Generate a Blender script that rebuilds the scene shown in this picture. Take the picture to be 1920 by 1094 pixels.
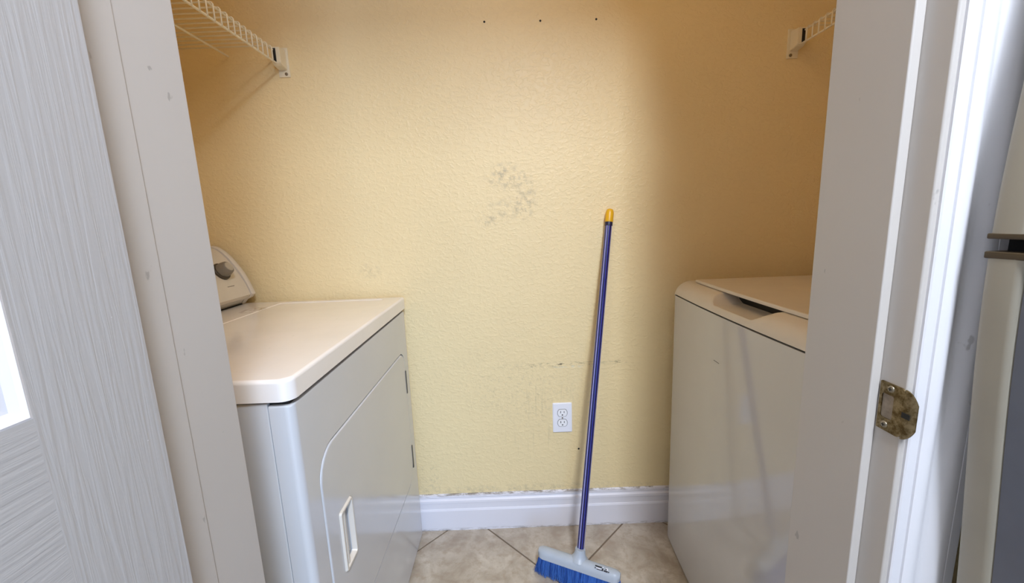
import bpy, bmesh, math, random
from mathutils import Vector, Matrix

random.seed(7)
for o in list(bpy.data.objects):
    bpy.data.objects.remove(o)
scene = bpy.context.scene
COL = scene.collection
PI = math.pi

# ------------------------------------------------------------------ camera
F_PX, PITCH, ROLL, YAW, CAM_H = 759.2, 0.1708, 0.0377, 0.0009, 1.1549
fw = Vector((math.sin(YAW)*math.cos(PITCH), math.cos(YAW)*math.cos(PITCH), -math.sin(PITCH)))
rt = Vector((math.cos(YAW), -math.sin(YAW), 0))
up = rt.cross(fw)
rt2 = rt*math.cos(ROLL) - up*math.sin(ROLL)
up2 = rt*math.sin(ROLL) + up*math.cos(ROLL)
cam_data = bpy.data.cameras.new('camera')
cam_data.sensor_fit = 'HORIZONTAL'
cam_data.sensor_width = 36.0
cam_data.lens = 36.0*F_PX/1920.0
cam_data.clip_start = 0.02
cam = bpy.data.objects.new('camera', cam_data)
m = Matrix((rt2, up2, -fw)).transposed().to_4x4()
m.translation = Vector((0, 0, CAM_H))
cam.matrix_world = m
COL.objects.link(cam)
scene.camera = cam

# ------------------------------------------------------------------ world, lights, exposure
world = bpy.data.worlds.new('world')
scene.world = world
world.use_nodes = True
bg = world.node_tree.nodes['Background']
bg.inputs['Color'].default_value = (0.75, 0.86, 1.0, 1)
bg.inputs['Strength'].default_value = 0.6

def area(name, loc, target, sx, sy, power, color):
    l = bpy.data.lights.new(name, 'AREA')
    l.shape = 'RECTANGLE'; l.size = sx; l.size_y = sy
    l.energy = power; l.color = color
    o = bpy.data.objects.new(name, l)
    o.location = loc
    d = Vector(target) - Vector(loc)
    o.rotation_euler = d.to_track_quat('-Z', 'Y').to_euler()
    COL.objects.link(o)
    return o

# kitchen ceiling fixture (its housing is built below) and daylight in the kitchen window
LAMP = (0.285, -0.62, 2.375)
area('ceiling_lamp_light', LAMP, (LAMP[0], LAMP[1], 0), 0.20, 0.95, 63, (0.76, 0.84, 0.98))
# unseen warm fill lamp, added to lift the closet shade (its dome is built below)
CLOSET = (0.10, 0.64, 2.385)
area('closet_fill_light', CLOSET, (CLOSET[0], CLOSET[1], 0), 0.2, 0.2, 2.1, (1.0, 0.68, 0.36))
area('window_daylight', (1.15, -3.53, 1.15), (1.15, 0, 1.15), 1.85, 1.75, 82, (0.40, 0.62, 1.0))

vs = scene.view_settings
vs.view_transform = 'Standard'
vs.look = 'None'
vs.gamma = 1.0
vs.use_curve_mapping = False
vs.exposure = 0.12
scene.cycles.diffuse_bounces = 8
scene.cycles.max_bounces = 12

# ------------------------------------------------------------------ materials
def lin(c):
    return tuple(((v/255)/12.92 if v/255 <= 0.04045 else ((v/255+0.055)/1.055)**2.4) for v in c) + (1,)

class NT:
    def __init__(s, name, rgb=(200, 200, 200), rough=0.5, metal=0.0, spec=0.5, coat=0.0):
        s.m = bpy.data.materials.new(name); s.m.use_nodes = True
        s.t = s.m.node_tree; s.b = s.t.nodes['Principled BSDF']
        s.b.inputs['Base Color'].default_value = lin(rgb)
        s.b.inputs['Roughness'].default_value = rough
        s.b.inputs['Metallic'].default_value = metal
        s.b.inputs['Specular IOR Level'].default_value = spec
        s.b.inputs['Coat Weight'].default_value = coat
        s.b.inputs['Coat Roughness'].default_value = 0.08
    def n(s, typ, **kw):
        nd = s.t.nodes.new(typ)
        for k, v in kw.items(): setattr(nd, k, v)
        return nd
    def l(s, a, b): s.t.links.new(a, b)
    def coords(s, kind='Object'):
        return s.n('ShaderNodeTexCoord').outputs[kind]
    def pos(s):
        return s.n('ShaderNodeNewGeometry').outputs['Position']
    def mapping(s, src, scale=(1, 1, 1), loc=(0, 0, 0), rot=(0, 0, 0)):
        mp = s.n('ShaderNodeMapping')
        mp.inputs['Scale'].default_value = scale; mp.inputs['Location'].default_value = loc
        mp.inputs['Rotation'].default_value = rot
        s.l(src, mp.inputs['Vector']); return mp.outputs['Vector']
    def noise(s, src, scale, detail=2, rough=0.5, dist=0.0):
        nz = s.n('ShaderNodeTexNoise')
        nz.inputs['Scale'].default_value = scale; nz.inputs['Detail'].default_value = detail
        nz.inputs['Roughness'].default_value = rough; nz.inputs['Distortion'].default_value = dist
        s.l(src, nz.inputs['Vector']); return nz.outputs['Fac']
    def ramp(s, src, p0, p1, c0=(0, 0, 0, 1), c1=(1, 1, 1, 1)):
        r = s.n('ShaderNodeValToRGB')
        r.color_ramp.elements[0].position = p0; r.color_ramp.elements[1].position = p1
        r.color_ramp.elements[0].color = c0; r.color_ramp.elements[1].color = c1
        s.l(src, r.inputs['Fac']); return r.outputs['Color']
    def math(s, op, a, b=None, clamp=False):
        nd = s.n('ShaderNodeMath', operation=op, use_clamp=clamp)
        for i, v in enumerate((a, b)):
            if v is None: continue
            if isinstance(v, (int, float)): nd.inputs[i].default_value = v
            else: s.l(v, nd.inputs[i])
        return nd.outputs[0]
    def mix(s, fac, a, b):
        nd = s.n('ShaderNodeMix', data_type='RGBA')
        for sock, v in ((nd.inputs[0], fac), (nd.inputs[6], a), (nd.inputs[7], b)):
            if isinstance(v, (int, float, tuple)): sock.default_value = v
            else: s.l(v, sock)
        return nd.outputs[2]
    def bump(s, height, strength, dist):
        bp = s.n('ShaderNodeBump')
        bp.inputs['Strength'].default_value = strength; bp.inputs['Distance'].default_value = dist
        s.l(height, bp.inputs['Height']); s.l(bp.outputs['Normal'], s.b.inputs['Normal'])
    def color(s, c): s.l(c, s.b.inputs['Base Color'])
    def blob(s, p, cx, cz, rx, rz):
        """soft elliptical mask on the back wall, in metres"""
        sep = s.n('ShaderNodeSeparateXYZ'); s.l(p, sep.inputs[0])
        dx = s.math('DIVIDE', s.math('SUBTRACT', sep.outputs[0], cx), rx)
        dz = s.math('DIVIDE', s.math('SUBTRACT', sep.outputs[2], cz), rz)
        d = s.math('ADD', s.math('MULTIPLY', dx, dx), s.math('MULTIPLY', dz, dz))
        return s.math('SUBTRACT', 1.0, d, clamp=True)

def simple(name, rgb, rough=0.5, metal=0.0, spec=0.5, coat=0.0, mottle=0.03, scale=25, bump=0.0):
    t = NT(name, rgb, rough, metal, spec, coat)
    nz = t.noise(t.coords(), scale, 3)
    c = lin(rgb)
    dark = tuple(v*(1-mottle*2.2) for v in c[:3]) + (1,)
    lite = tuple(min(1, v*(1+mottle)) for v in c[:3]) + (1,)
    t.color(t.mix(t.ramp(nz, 0.3, 0.7), dark, lite))
    if bump: t.bump(t.noise(t.coords(), scale*6, 2), bump, 0.002)
    return t.m

D = 1.3875           # back wall plane
ZC = 2.44
WALL_RGB = (240, 219, 170)

def wall_material(name, rgb, stains=False):
    t = NT(name, rgb, 0.42, spec=0.4)
    p = t.pos()
    a = t.noise(t.mapping(p, (1.0, 1, 1.35)), 62, 3, 0.55, 0.6)
    b = t.noise(p, 170, 2, 0.5)
    k = t.ramp(a, 0.46, 0.62)
    h = t.math('ADD', t.math('MULTIPLY', k, 1.0), t.math('MULTIPLY', b, 0.35))
    t.bump(h, 0.30, 0.0026)
    c0 = lin(rgb)
    cl = t.noise(p, 3.5, 3)
    col = t.mix(t.ramp(cl, 0.3, 0.75), tuple(v*0.96 for v in c0[:3])+(1,), c0)
    if stains:
        fine = t.ramp(t.noise(p, 55, 5, 0.7), 0.46, 0.68)
        fine2 = t.ramp(t.noise(p, 120, 4, 0.7), 0.52, 0.70)
        grey = lin((120, 118, 108))
        masks = [(t.blob(p, -0.008, 1.305, 0.075, 0.05), fine, 0.55),
                 (t.blob(p, 0.058, 1.235, 0.045, 0.09), fine, 0.45),
                 (t.blob(p, 0.0, 1.20, 0.10, 0.05), fine, 0.30),
                 (t.blob(p, -0.06, 1.165, 0.06, 0.035), fine, 0.40),
                 (t.blob(p, -0.485, 1.005, 0.045, 0.03), fine, 0.30),
                 (t.blob(p, 0.10, 0.50, 0.26, 0.17), fine2, 0.20),
                 (t.blob(p, -0.10, 0.60, 0.26, 0.14), fine2, 0.12),
                 (t.blob(p, -0.33, 0.20, 0.05, 0.10), fine2, 0.40),
                 (t.blob(p, 0.00, 0.155, 0.60, 0.025), fine, 0.30)]
        for mk, f, s in masks:
            fac = t.math('MULTIPLY', t.math('MULTIPLY', mk, f), s, clamp=True)
            col = t.mix(fac, col, grey)
        # horizontal rub mark behind the broom
        st = t.ramp(t.noise(t.mapping(p, (18, 18, 60)), 2.2, 4, 0.7), 0.50, 0.60)
        for mk, s, c in ((t.blob(p, 0.17, 0.642, 0.25, 0.013), 0.65, (150, 140, 112)),
                         (t.blob(p, 0.165, 0.642, 0.018, 0.008), 0.9, (70, 62, 50)),
                         (t.blob(p, 0.382, 0.646, 0.026, 0.009), 0.9, (80, 70, 55)),
                         (t.blob(p, 0.20, 0.634, 0.07, 0.008), 0.8, (240, 232, 205))):
            col = t.mix(t.math('MULTIPLY', t.math('MULTIPLY', mk, st), s, clamp=True), col, lin(c))
        # vertical drip traces
        vt = t.ramp(t.noise(t.mapping(p, (60, 60, 3)), 2.0, 3, 0.6), 0.60, 0.70)
        mk = t.blob(p, 0.06, 0.46, 0.20, 0.22)
        col = t.mix(t.math('MULTIPLY', t.math('MULTIPLY', mk, vt), 0.16, clamp=True), col, lin((120, 112, 90)))
    t.color(col)
    return t.m

M = {}
M['wall_back'] = wall_material('yellow_wall_stained', WALL_RGB, True)
M['wall'] = wall_material('yellow_wall', WALL_RGB)
M['kitchen_wall'] = wall_material('cream_wall', (125, 121, 114))
M['ceiling'] = simple('ceiling_paint', (235, 232, 225), 0.8, bump=0.3)
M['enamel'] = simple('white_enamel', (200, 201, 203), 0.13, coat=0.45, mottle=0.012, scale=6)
M['enamel_top_lit'] = None
M['enamel_w'] = simple('washer_enamel', (198, 197, 196), 0.11, coat=0.5, mottle=0.012, scale=6)
M['plastic_w'] = simple('white_plastic', (216, 208, 196), 0.34, mottle=0.02, scale=12)
M['console_face'] = simple('console_plastic', (214, 206, 192), 0.4, mottle=0.015)
M['grey_knob'] = simple('grey_knob', (128, 120, 108), 0.4)
M['knob_ring'] = simple('knob_ring', (70, 60, 46), 0.5)
M['knob_cap'] = simple('knob_cap', (178, 170, 156), 0.35)
M['dark'] = simple('dark_gap', (26, 24, 22), 0.7)
M['hinge'] = simple('dark_steel_hinge', (92, 90, 86), 0.4, 0.6)
M['wire'] = simple('white_vinyl_wire', (236, 226, 200), 0.4)
M['bracket'] = simple('white_bracket', (236, 226, 198), 0.45)
M['outlet'] = simple('outlet_plastic', (240, 240, 246), 0.35, mottle=0.01)
M['outlet_face'] = simple('receptacle_plastic', (246, 246, 248), 0.3, mottle=0.01)
M['slot'] = simple('slot_dark', (60, 56, 54), 0.6)
M['screw'] = simple('screw_metal', (150, 140, 120), 0.35, 0.8)
M['fridge_front'] = simple('fridge_front_steel', (120, 124, 136), 0.30, 0.55, mottle=0.03)
M['fridge_edge'] = simple('fridge_beige', (160, 153, 137), 0.42, mottle=0.02)
M['fridge_cap'] = simple('fridge_cap_brown', (70, 56, 36), 0.5)
M['rubber'] = simple('black_rubber', (10, 10, 11), 0.8, spec=0.2)
M['lamp_body'] = simple('lamp_housing', (230, 230, 228), 0.5)
M['ink'] = simple('dark_ink', (70, 60, 45), 0.6)
M['ink_black'] = simple('black_ink', (30, 28, 36), 0.6)
M['ink_white'] = simple('white_ink', (240, 238, 246), 0.5)
M['yellow'] = simple('yellow_plastic', (226, 172, 30), 0.35, mottle=0.03)
M['head_grey'] = simple('grey_blue_plastic', (176, 184, 194), 0.38, mottle=0.02)
M['window_frame'] = simple('window_frame', (235, 235, 235), 0.4)

# trim paint with scuffs and dents
def trim_material(name, rgb, rough=0.32, dirt_z=None):
    t = NT(name, rgb, rough)
    p = t.pos()
    c0 = lin(rgb)
    sp = t.ramp(t.noise(t.mapping(p, (1, 1, 0.6)), 45, 3, 0.6), 0.715, 0.745)
    br = t.ramp(t.noise(p, 4, 3), 0.3, 0.8)
    col = t.mix(br, tuple(v*0.95 for v in c0[:3])+(1,), c0)
    col = t.mix(t.math('MULTIPLY', sp, 0.45), col, lin((120, 114, 108)))
    if dirt_z is not None:
        sep = t.n('ShaderNodeSeparateXYZ'); t.l(p, sep.inputs[0])
        for z, wd, s in ((dirt_z, 0.010, 0.9), (0.0, 0.012, 0.7)):
            dz = t.math('DIVIDE', t.math('ABSOLUTE', t.math('SUBTRACT', sep.outputs[2], z)), wd)
            mk = t.math('SUBTRACT', 1.0, dz, clamp=True)
            f = t.ramp(t.noise(t.mapping(p, (14, 14, 60)), 2.0, 4, 0.7), 0.44, 0.60)
            col = t.mix(t.math('MULTIPLY', t.math('MULTIPLY', mk, f), s, clamp=True), col, lin((110, 96, 70)))
    t.color(col)
    t.bump(t.noise(t.mapping(p, (1, 1, 0.15)), 90, 2), 0.10, 0.001)
    return t.m
M['trim'] = trim_material('white_trim_paint', (222, 220, 222))
M['jamb'] = trim_material('jamb_paint', (191, 184, 176), 0.4)
M['base'] = trim_material('baseboard_paint', (232, 230, 236), 0.35, dirt_z=0.145)

# dryer top: enamel coloured lighter and warmer as if lamplit, with a few scuffs and rust specks
t = NT('dryer_top_enamel_lit', (242, 236, 230), 0.24, coat=0.8)
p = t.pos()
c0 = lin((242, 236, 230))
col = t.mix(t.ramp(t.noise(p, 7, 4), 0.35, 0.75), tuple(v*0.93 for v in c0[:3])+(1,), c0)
sc = t.ramp(t.noise(t.mapping(p, (9, 2, 1), rot=(0, 0, 0.5)), 9, 5, 0.7), 0.66, 0.74)
col = t.mix(t.math('MULTIPLY', sc, 0.35), col, lin((150, 135, 118)))
sep = t.n('ShaderNodeSeparateXYZ'); t.l(p, sep.inputs[0])
mk = t.math('SUBTRACT', 1.0, t.math('ADD', t.math('POWER', t.math('DIVIDE', t.math('SUBTRACT', sep.outputs[0], -0.80), 0.035), 2.0),
            t.math('POWER', t.math('DIVIDE', t.math('SUBTRACT', sep.outputs[1], 1.23), 0.05), 2.0)), clamp=True)
col = t.mix(t.math('MULTIPLY', mk, t.ramp(t.noise(p, 40, 4, 0.7), 0.45, 0.6)), col, lin((120, 100, 85)))
t.color(col)
M['enamel_top_lit'] = t.m

# moulded door skin with embossed wood grain
def grain_material(name, vertical=True):
    t = NT(name, (178, 174, 170), 0.30)
    p = t.pos()
    sc = (1, 1, 0.045) if vertical else (1, 0.06, 1)
    g1 = t.noise(t.mapping(p, sc), 150, 3, 0.55, 0.5)
    g2 = t.noise(t.mapping(p, sc), 330, 2, 0.5, 0.2)
    h = t.math('ADD', t.ramp(g1, 0.38, 0.60), t.math('MULTIPLY', g2, 0.4))
    t.bump(h, 0.16, 0.0014)
    fl = t.ramp(t.noise(p, 60, 4, 0.7), 0.735, 0.75)
    t.color(t.mix(t.math('MULTIPLY', fl, 0.6), lin((178, 174, 170)), lin((226, 226, 228))))
    return t.m
M['grain_v'] = grain_material('door_skin_vertical_grain', True)
M['grain_h'] = grain_material('door_skin_horizontal_grain', False)
M['door_edge'] = simple('door_edge_paint', (206, 204, 204), 0.4)

# floor tile and grout
t = NT('beige_stone_tile', (196, 182, 162), 0.36)
p = t.pos()
n1 = t.noise(p, 11, 5, 0.62, 0.4)
n2 = t.noise(t.mapping(p, (1, 1, 1), (3, 5, 0)), 38, 4, 0.65)
col = t.mix(t.ramp(n1, 0.34, 0.68), lin((160, 146, 129)), lin((198, 188, 173)))
col = t.mix(t.math('MULTIPLY', t.ramp(n2, 0.48, 0.66), 0.6), col, lin((160, 142, 122)))
col = t.mix(t.math('MULTIPLY', t.ramp(t.noise(p, 90, 3), 0.70, 0.76), 0.35), col, lin((110, 96, 80)))
t.color(col); t.bump(n2, 0.12, 0.002)
M['tile'] = t.m
M['grout'] = simple('brown_grout', (120, 104, 88), 0.9, bump=0.3)

# strike plate brass with worn paint
t = NT('tarnished_brass', (120, 98, 60), 0.42, 0.85)
p = t.pos()
t.color(t.mix(t.ramp(t.noise(p, 130, 4, 0.7), 0.40, 0.62), lin((96, 78, 44)), lin((150, 132, 98))))
t.bump(t.noise(p, 260, 3), 0.25, 0.001)
M['brass'] = t.m
M['hole_wood'] = simple('latch_hole_wood', (150, 136, 118), 0.8, mottle=0.15, scale=120)

# broom handle: navy with light lengthwise stripes
t = NT('striped_broom_handle', (30, 28, 110), 0.25, coat=0.4)
sep = t.n('ShaderNodeSeparateXYZ'); t.l(t.coords('Object'), sep.inputs[0])
ang = t.math('ARCTAN2', sep.outputs[1], sep.outputs[0])
sw = t.math('SINE', t.math('MULTIPLY', ang, 9.0))
col = t.mix(t.ramp(sw, 0.30, 0.55), lin((16, 14, 66)), lin((52, 56, 150)))
sw2 = t.math('SINE', t.math('MULTIPLY', t.math('ADD', ang, 0.5), 4.0))
col = t.mix(t.ramp(sw2, 0.84, 0.93), col, lin((170, 172, 226)))
t.color(col)
M['handle'] = t.m
t = NT('blue_bristle', (34, 88, 176), 0.45)
oi = t.n('ShaderNodeAttribute', attribute_name='shade')
t.color(t.mix(oi.outputs['Fac'], lin((18, 58, 140)), lin((78, 132, 212))))
M['bristle'] = t.m
t = NT('lamp_diffuser', (250, 248, 240), 0.5)
t.b.inputs['Emission Color'].default_value = (0.76, 0.86, 1.0, 1)
t.b.inputs['Emission Strength'].default_value = 4.0
M['diffuser'] = t.m
t = NT('closet_fill_dome', (250, 240, 220), 0.4)  # glowing cover of the added closet fill lamp
t.b.inputs['Emission Color'].default_value = (1.0, 0.74, 0.45, 1)
t.b.inputs['Emission Strength'].default_value = 0.8
M['dome'] = t.m

# ------------------------------------------------------------------ geometry helpers (world coordinates)
def BM(): return bmesh.new()

def add_box(bm, x0, x1, y0, y1, z0, z1, bevel=0.0, seg=2, rot=None, pivot=None):
    vs_ = [bm.verts.new((x, y, z)) for x in (x0, x1) for y in (y0, y1) for z in (z0, z1)]
    idx = ((0, 1, 3, 2), (4, 6, 7, 5), (0, 4, 5, 1), (2, 3, 7, 6), (0, 2, 6, 4), (1, 5, 7, 3))
    fs = [bm.faces.new([vs_[i] for i in f]) for f in idx]
    if bevel:
        es = list({e for f in fs for e in f.edges})
        bmesh.ops.bevel(bm, geom=es, offset=bevel, segments=seg, profile=0.5, affect='EDGES')
    return vs_

def add_prism(bm, pts, axis, a0, a1, bevel_ends=0.0):
    """extrude closed 2D polygon pts along axis ('x','y','z') from a0 to a1"""
    def P(u, v, a):
        return {'x': (a, u, v), 'y': (u, a, v), 'z': (u, v, a)}[axis]
    A = [bm.verts.new(P(u, v, a0)) for u, v in pts]
    B = [bm.verts.new(P(u, v, a1)) for u, v in pts]
    n = len(pts)
    for i in range(n):
        bm.faces.new((A[i], A[(i+1) % n], B[(i+1) % n], B[i]))
    bm.faces.new(A[::-1]); bm.faces.new(B)

def add_tube(bm, path, r, seg=8, caps=True):
    rings = []
    path = [Vector(p) for p in path]
    prev = None
    for i, p in enumerate(path):
        d = (path[min(i+1, len(path)-1)] - path[max(i-1, 0)]).normalized()
        ref = Vector((0, 0, 1)) if abs(d.z) < 0.95 else Vector((1, 0, 0))
        u = d.cross(ref).normalized(); v = d.cross(u)
        rr = r[i] if isinstance(r, (list, tuple)) else r
        rings.append([bm.verts.new(p + (u*math.cos(a)+v*math.sin(a))*rr) for a in [2*PI*k/seg for k in range(seg)]])
    for a, b in zip(rings, rings[1:]):
        for k in range(seg):
            bm.faces.new((a[k], a[(k+1) % seg], b[(k+1) % seg], b[k]))
    if caps:
        bm.faces.new(rings[0][::-1]); bm.faces.new(rings[-1])

def add_lathe(bm, prof, origin, axis, seg=24):
    """prof: list of (radius, height along axis)"""
    axis = Vector(axis).normalized(); o = Vector(origin)
    ref = Vector((0, 0, 1)) if abs(axis.z) < 0.9 else Vector((1, 0, 0))
    u = axis.cross(ref).normalized(); v = axis.cross(u)
    rings = []
    for r, hgt in prof:
        rings.append([bm.verts.new(o + axis*hgt + (u*math.cos(2*PI*k/seg)+v*math.sin(2*PI*k/seg))*max(r, 1e-5)) for k in range(seg)])
    for a, b in zip(rings, rings[1:]):
        for k in range(seg):
            bm.faces.new((a[k], a[(k+1) % seg], b[(k+1) % seg], b[k]))
    bm.faces.new(rings[0][::-1]); bm.faces.new(rings[-1])

def rrect(a0, a1, b0, b1, r, n=6):
    """rounded rectangle loop, ccw"""
    rs = r if isinstance(r, (tuple, list)) else (r, r, r, r)
    out = []
    for (cx, cy, a, rr) in ((a1-rs[0], b0+rs[0], -PI/2, rs[0]), (a1-rs[1], b1-rs[1], 0, rs[1]),
                            (a0+rs[2], b1-rs[2], PI/2, rs[2]), (a0+rs[3], b0+rs[3], PI, rs[3])):
        for k in range(n+1):
            t_ = a + PI/2*k/n
            out.append((cx+rr*math.cos(t_), cy+rr*math.sin(t_)))
    return out

def add_plate(bm, loop, axis, a0, a1, bev=0.0, bseg=3):
    """plate of a 2D loop; the a1 side gets a rounded edge of size bev (offset towards centroid)"""
    def P(u, v, a):
        return {'x': (a, u, v), 'y': (u, a, v), 'z': (u, v, a)}[axis]
    n = len(loop)
    def off(d):
        res = []
        for i in range(n):
            p0 = Vector(loop[i-1]); p1 = Vector(loop[i]); p2 = Vector(loop[(i+1) % n])
            e = (p2-p0)
            if e.length < 1e-9: e = Vector((1, 0))
            e.normalize()
            nn = Vector((-e.y, e.x))
            res.append(tuple(p1 + nn*d))
        return res
    sg = 1 if a1 > a0 else -1
    layers = [(loop, a0), (loop, a1 - sg*bev)]
    if bev:
        for k in range(1, bseg+1):
            th = PI/2*k/bseg
            layers.append((off(bev*(1-math.cos(th))), a1 - sg*bev*(1-math.sin(th))))
    rings = [[bm.verts.new(P(u, v, a)) for u, v in lp] for lp, a in layers]
    for A, B in zip(rings, rings[1:]):
        for i in range(n):
            bm.faces.new((A[i], A[(i+1) % n], B[(i+1) % n], B[i]))
    bm.faces.new(rings[0][::-1]); bm.faces.new(rings[-1])

ORG = {}
def finish(bm, smooth):
    bmesh.ops.remove_doubles(bm, verts=bm.verts, dist=1e-6)
    bmesh.ops.recalc_face_normals(bm, faces=bm.faces)

def obj(name, bm, mat, parent=None, smooth=None, origin=None):
    """link bm as one mesh object. Coordinates in bm are world metres."""
    finish(bm, smooth)
    me = bpy.data.meshes.new(name)
    if parent is not None:
        org = ORG[parent.name]
    elif origin is not None:
        org = Vector(origin)
    else:
        xs = [v.co for v in bm.verts]
        mn = Vector([min(c[i] for c in xs) for i in range(3)]); mx = Vector([max(c[i] for c in xs) for i in range(3)])
        org = Vector(((mn.x+mx.x)/2, (mn.y+mx.y)/2, mn.z))
    for v in bm.verts: v.co -= org
    bm.to_mesh(me); bm.free()
    me.materials.append(M[mat] if isinstance(mat, str) else mat)
    o = bpy.data.objects.new(name, me)
    COL.objects.link(o)
    if parent is not None: o.parent = parent
    else: o.location = org
    ORG[o.name] = org
    if smooth is not None:
        me.polygons.foreach_set('use_smooth', [True]*len(me.polygons))
        try:
            me.set_sharp_from_angle(angle=math.radians(smooth))
        except Exception:
            pass
        wn = o.modifiers.new('weighted_normal', 'WEIGHTED_NORMAL')
        wn.keep_sharp = True
    return o

def thing(name, loc, label, cat, group=None):
    o = bpy.data.objects.new(name, None)
    o.empty_display_size = 0.05
    o.location = loc; COL.objects.link(o)
    ORG[o.name] = Vector(loc)
    o['label'] = label; o['category'] = cat
    if group: o['group'] = group
    return o

def struct(o, label, cat):
    o['kind'] = 'structure'; o['label'] = label; o['category'] = cat
    return o

def box_obj(name, mat, x0, x1, y0, y1, z0, z1, parent=None, bevel=0.0, smooth=None):
    bm = BM(); add_box(bm, x0, x1, y0, y1, z0, z1, bevel)
    return obj(name, bm, mat, parent, smooth if smooth is not None else (40 if bevel else None))

# ------------------------------------------------------------------ room shell
XL, XR = -1.05, 1.275        # closet side walls
YF0, YF1 = 0.374, 0.50       # front wall (with the door opening)
KX0, KX1, KY0 = -2.6, 2.3, -3.6   # kitchen behind the camera
OL, OR, OH = -0.3775, 0.3985, 2.045  # rough opening (outside of jamb boards)

w = box_obj('wall_back', 'wall_back', XL-0.1, XR+0.1, D, D+0.1, 0, ZC)
struct(w, 'pale yellow textured closet wall with grey smudges and nail holes', 'wall')
for (x, z, r) in ((-0.0535, 1.7722, 0.0034), (0.1212, 1.7693, 0.0034), (0.296, 1.7679, 0.0034), (0.2278, 0.3107, 0.0036)):
    bm = BM(); add_lathe(bm, [(r, 0.0), (r*0.9, 0.0006), (r*0.4, 0.0006)], (x, D, z), (0, -1, 0), 10)
    obj('nail_hole', bm, 'dark', w)
w = box_obj('wall_left', 'wall', XL-0.1, XL, YF1, D, 0, ZC)
struct(w, 'yellow closet side wall behind the dryer', 'wall')
w = box_obj('wall_right', 'wall', XR, XR+0.1, YF1, D, 0, ZC)
struct(w, 'yellow closet side wall behind the washer', 'wall')

bm = BM()
add_box(bm, KX0, OL, YF0+0.004, YF1, 0, ZC); add_box(bm, OR, KX1+0.1, YF0+0.004, YF1, 0, ZC)
add_box(bm, OL, OR, YF0+0.004, YF1, OH, ZC)
w = obj('wall_front', bm, 'wall')
struct(w, 'wall around the closet doorway', 'wall')
w = box_obj('wall_kitchen_left', 'kitchen_wall', KX0-0.1, KX0, KY0, YF1, 0, ZC)
struct(w, 'cream kitchen side wall behind the open door', 'wall')
w = box_obj('wall_kitchen_right', 'kitchen_wall', KX1, KX1+0.1, KY0, YF0, 0, ZC)
struct(w, 'cream kitchen side wall behind the refrigerator', 'wall')
WX0, WX1, WZ0, WZ1 = 0.18, 2.12, 0.22, 2.08
bm = BM()
add_box(bm, KX0-0.1, WX0, KY0-0.1, KY0, 0, ZC); add_box(bm, WX1, KX1+0.1, KY0-0.1, KY0, 0, ZC)
add_box(bm, WX0, WX1, KY0-0.1, KY0, 0, WZ0); add_box(bm, WX0, WX1, KY0-0.1, KY0, WZ1, ZC)
w = obj('wall_kitchen_back', bm, 'kitchen_wall')
struct(w, 'cream kitchen wall with the window behind the viewer', 'wall')
bm = BM()
for a in ((WX0, WX0+0.04, WZ0, WZ1), (WX1-0.04, WX1, WZ0, WZ1), (WX0, WX1, WZ0, WZ0+0.04), (WX0, WX1, WZ1-0.04, WZ1), (1.13, 1.17, WZ0, WZ1)):
    add_box(bm, a[0], a[1], KY0-0.07, KY0-0.03, a[2], a[3])
win = obj('window_1', bm, 'window_frame')
struct(win, 'large white framed kitchen window behind the viewer', 'window')
c = box_obj('ceiling', 'ceiling', KX0-0.1, KX1+0.1, KY0-0.1, D+0.1, ZC, ZC+0.08)
struct(c, 'white ceiling over kitchen and closet', 'ceiling')

# floor: grout bed plus single tiles laid diagonally
FX0, FX1, FY0, FY1 = KX0-0.1, KX1+0.1, KY0-0.1, D+0.1
fl = box_obj('floor', 'grout', FX0, FX1, FY0, FY1, -0.06, -0.0025)
struct(fl, 'beige stone-look floor tiles laid diagonally with brown grout', 'floor')
PITCH_T = 0.4735; GAP = 0.006
CX, CY = 0.1325, 1.1155     # a grout crossing
def clip(poly, ax, val, keep_less):
    out = []
    for i in range(len(poly)):
        a, b = poly[i-1], poly[i]
        ia = (a[ax] <= val) if keep_less else (a[ax] >= val)
        ib = (b[ax] <= val) if keep_less else (b[ax] >= val)
        if ia != ib:
            t_ = (val-a[ax])/(b[ax]-a[ax])
            out.append((a[0]+(b[0]-a[0])*t_, a[1]+(b[1]-a[1])*t_))
        if ib: out.append(b)
    return out
s2 = math.sqrt(0.5)
tile_mesh = None
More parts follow.
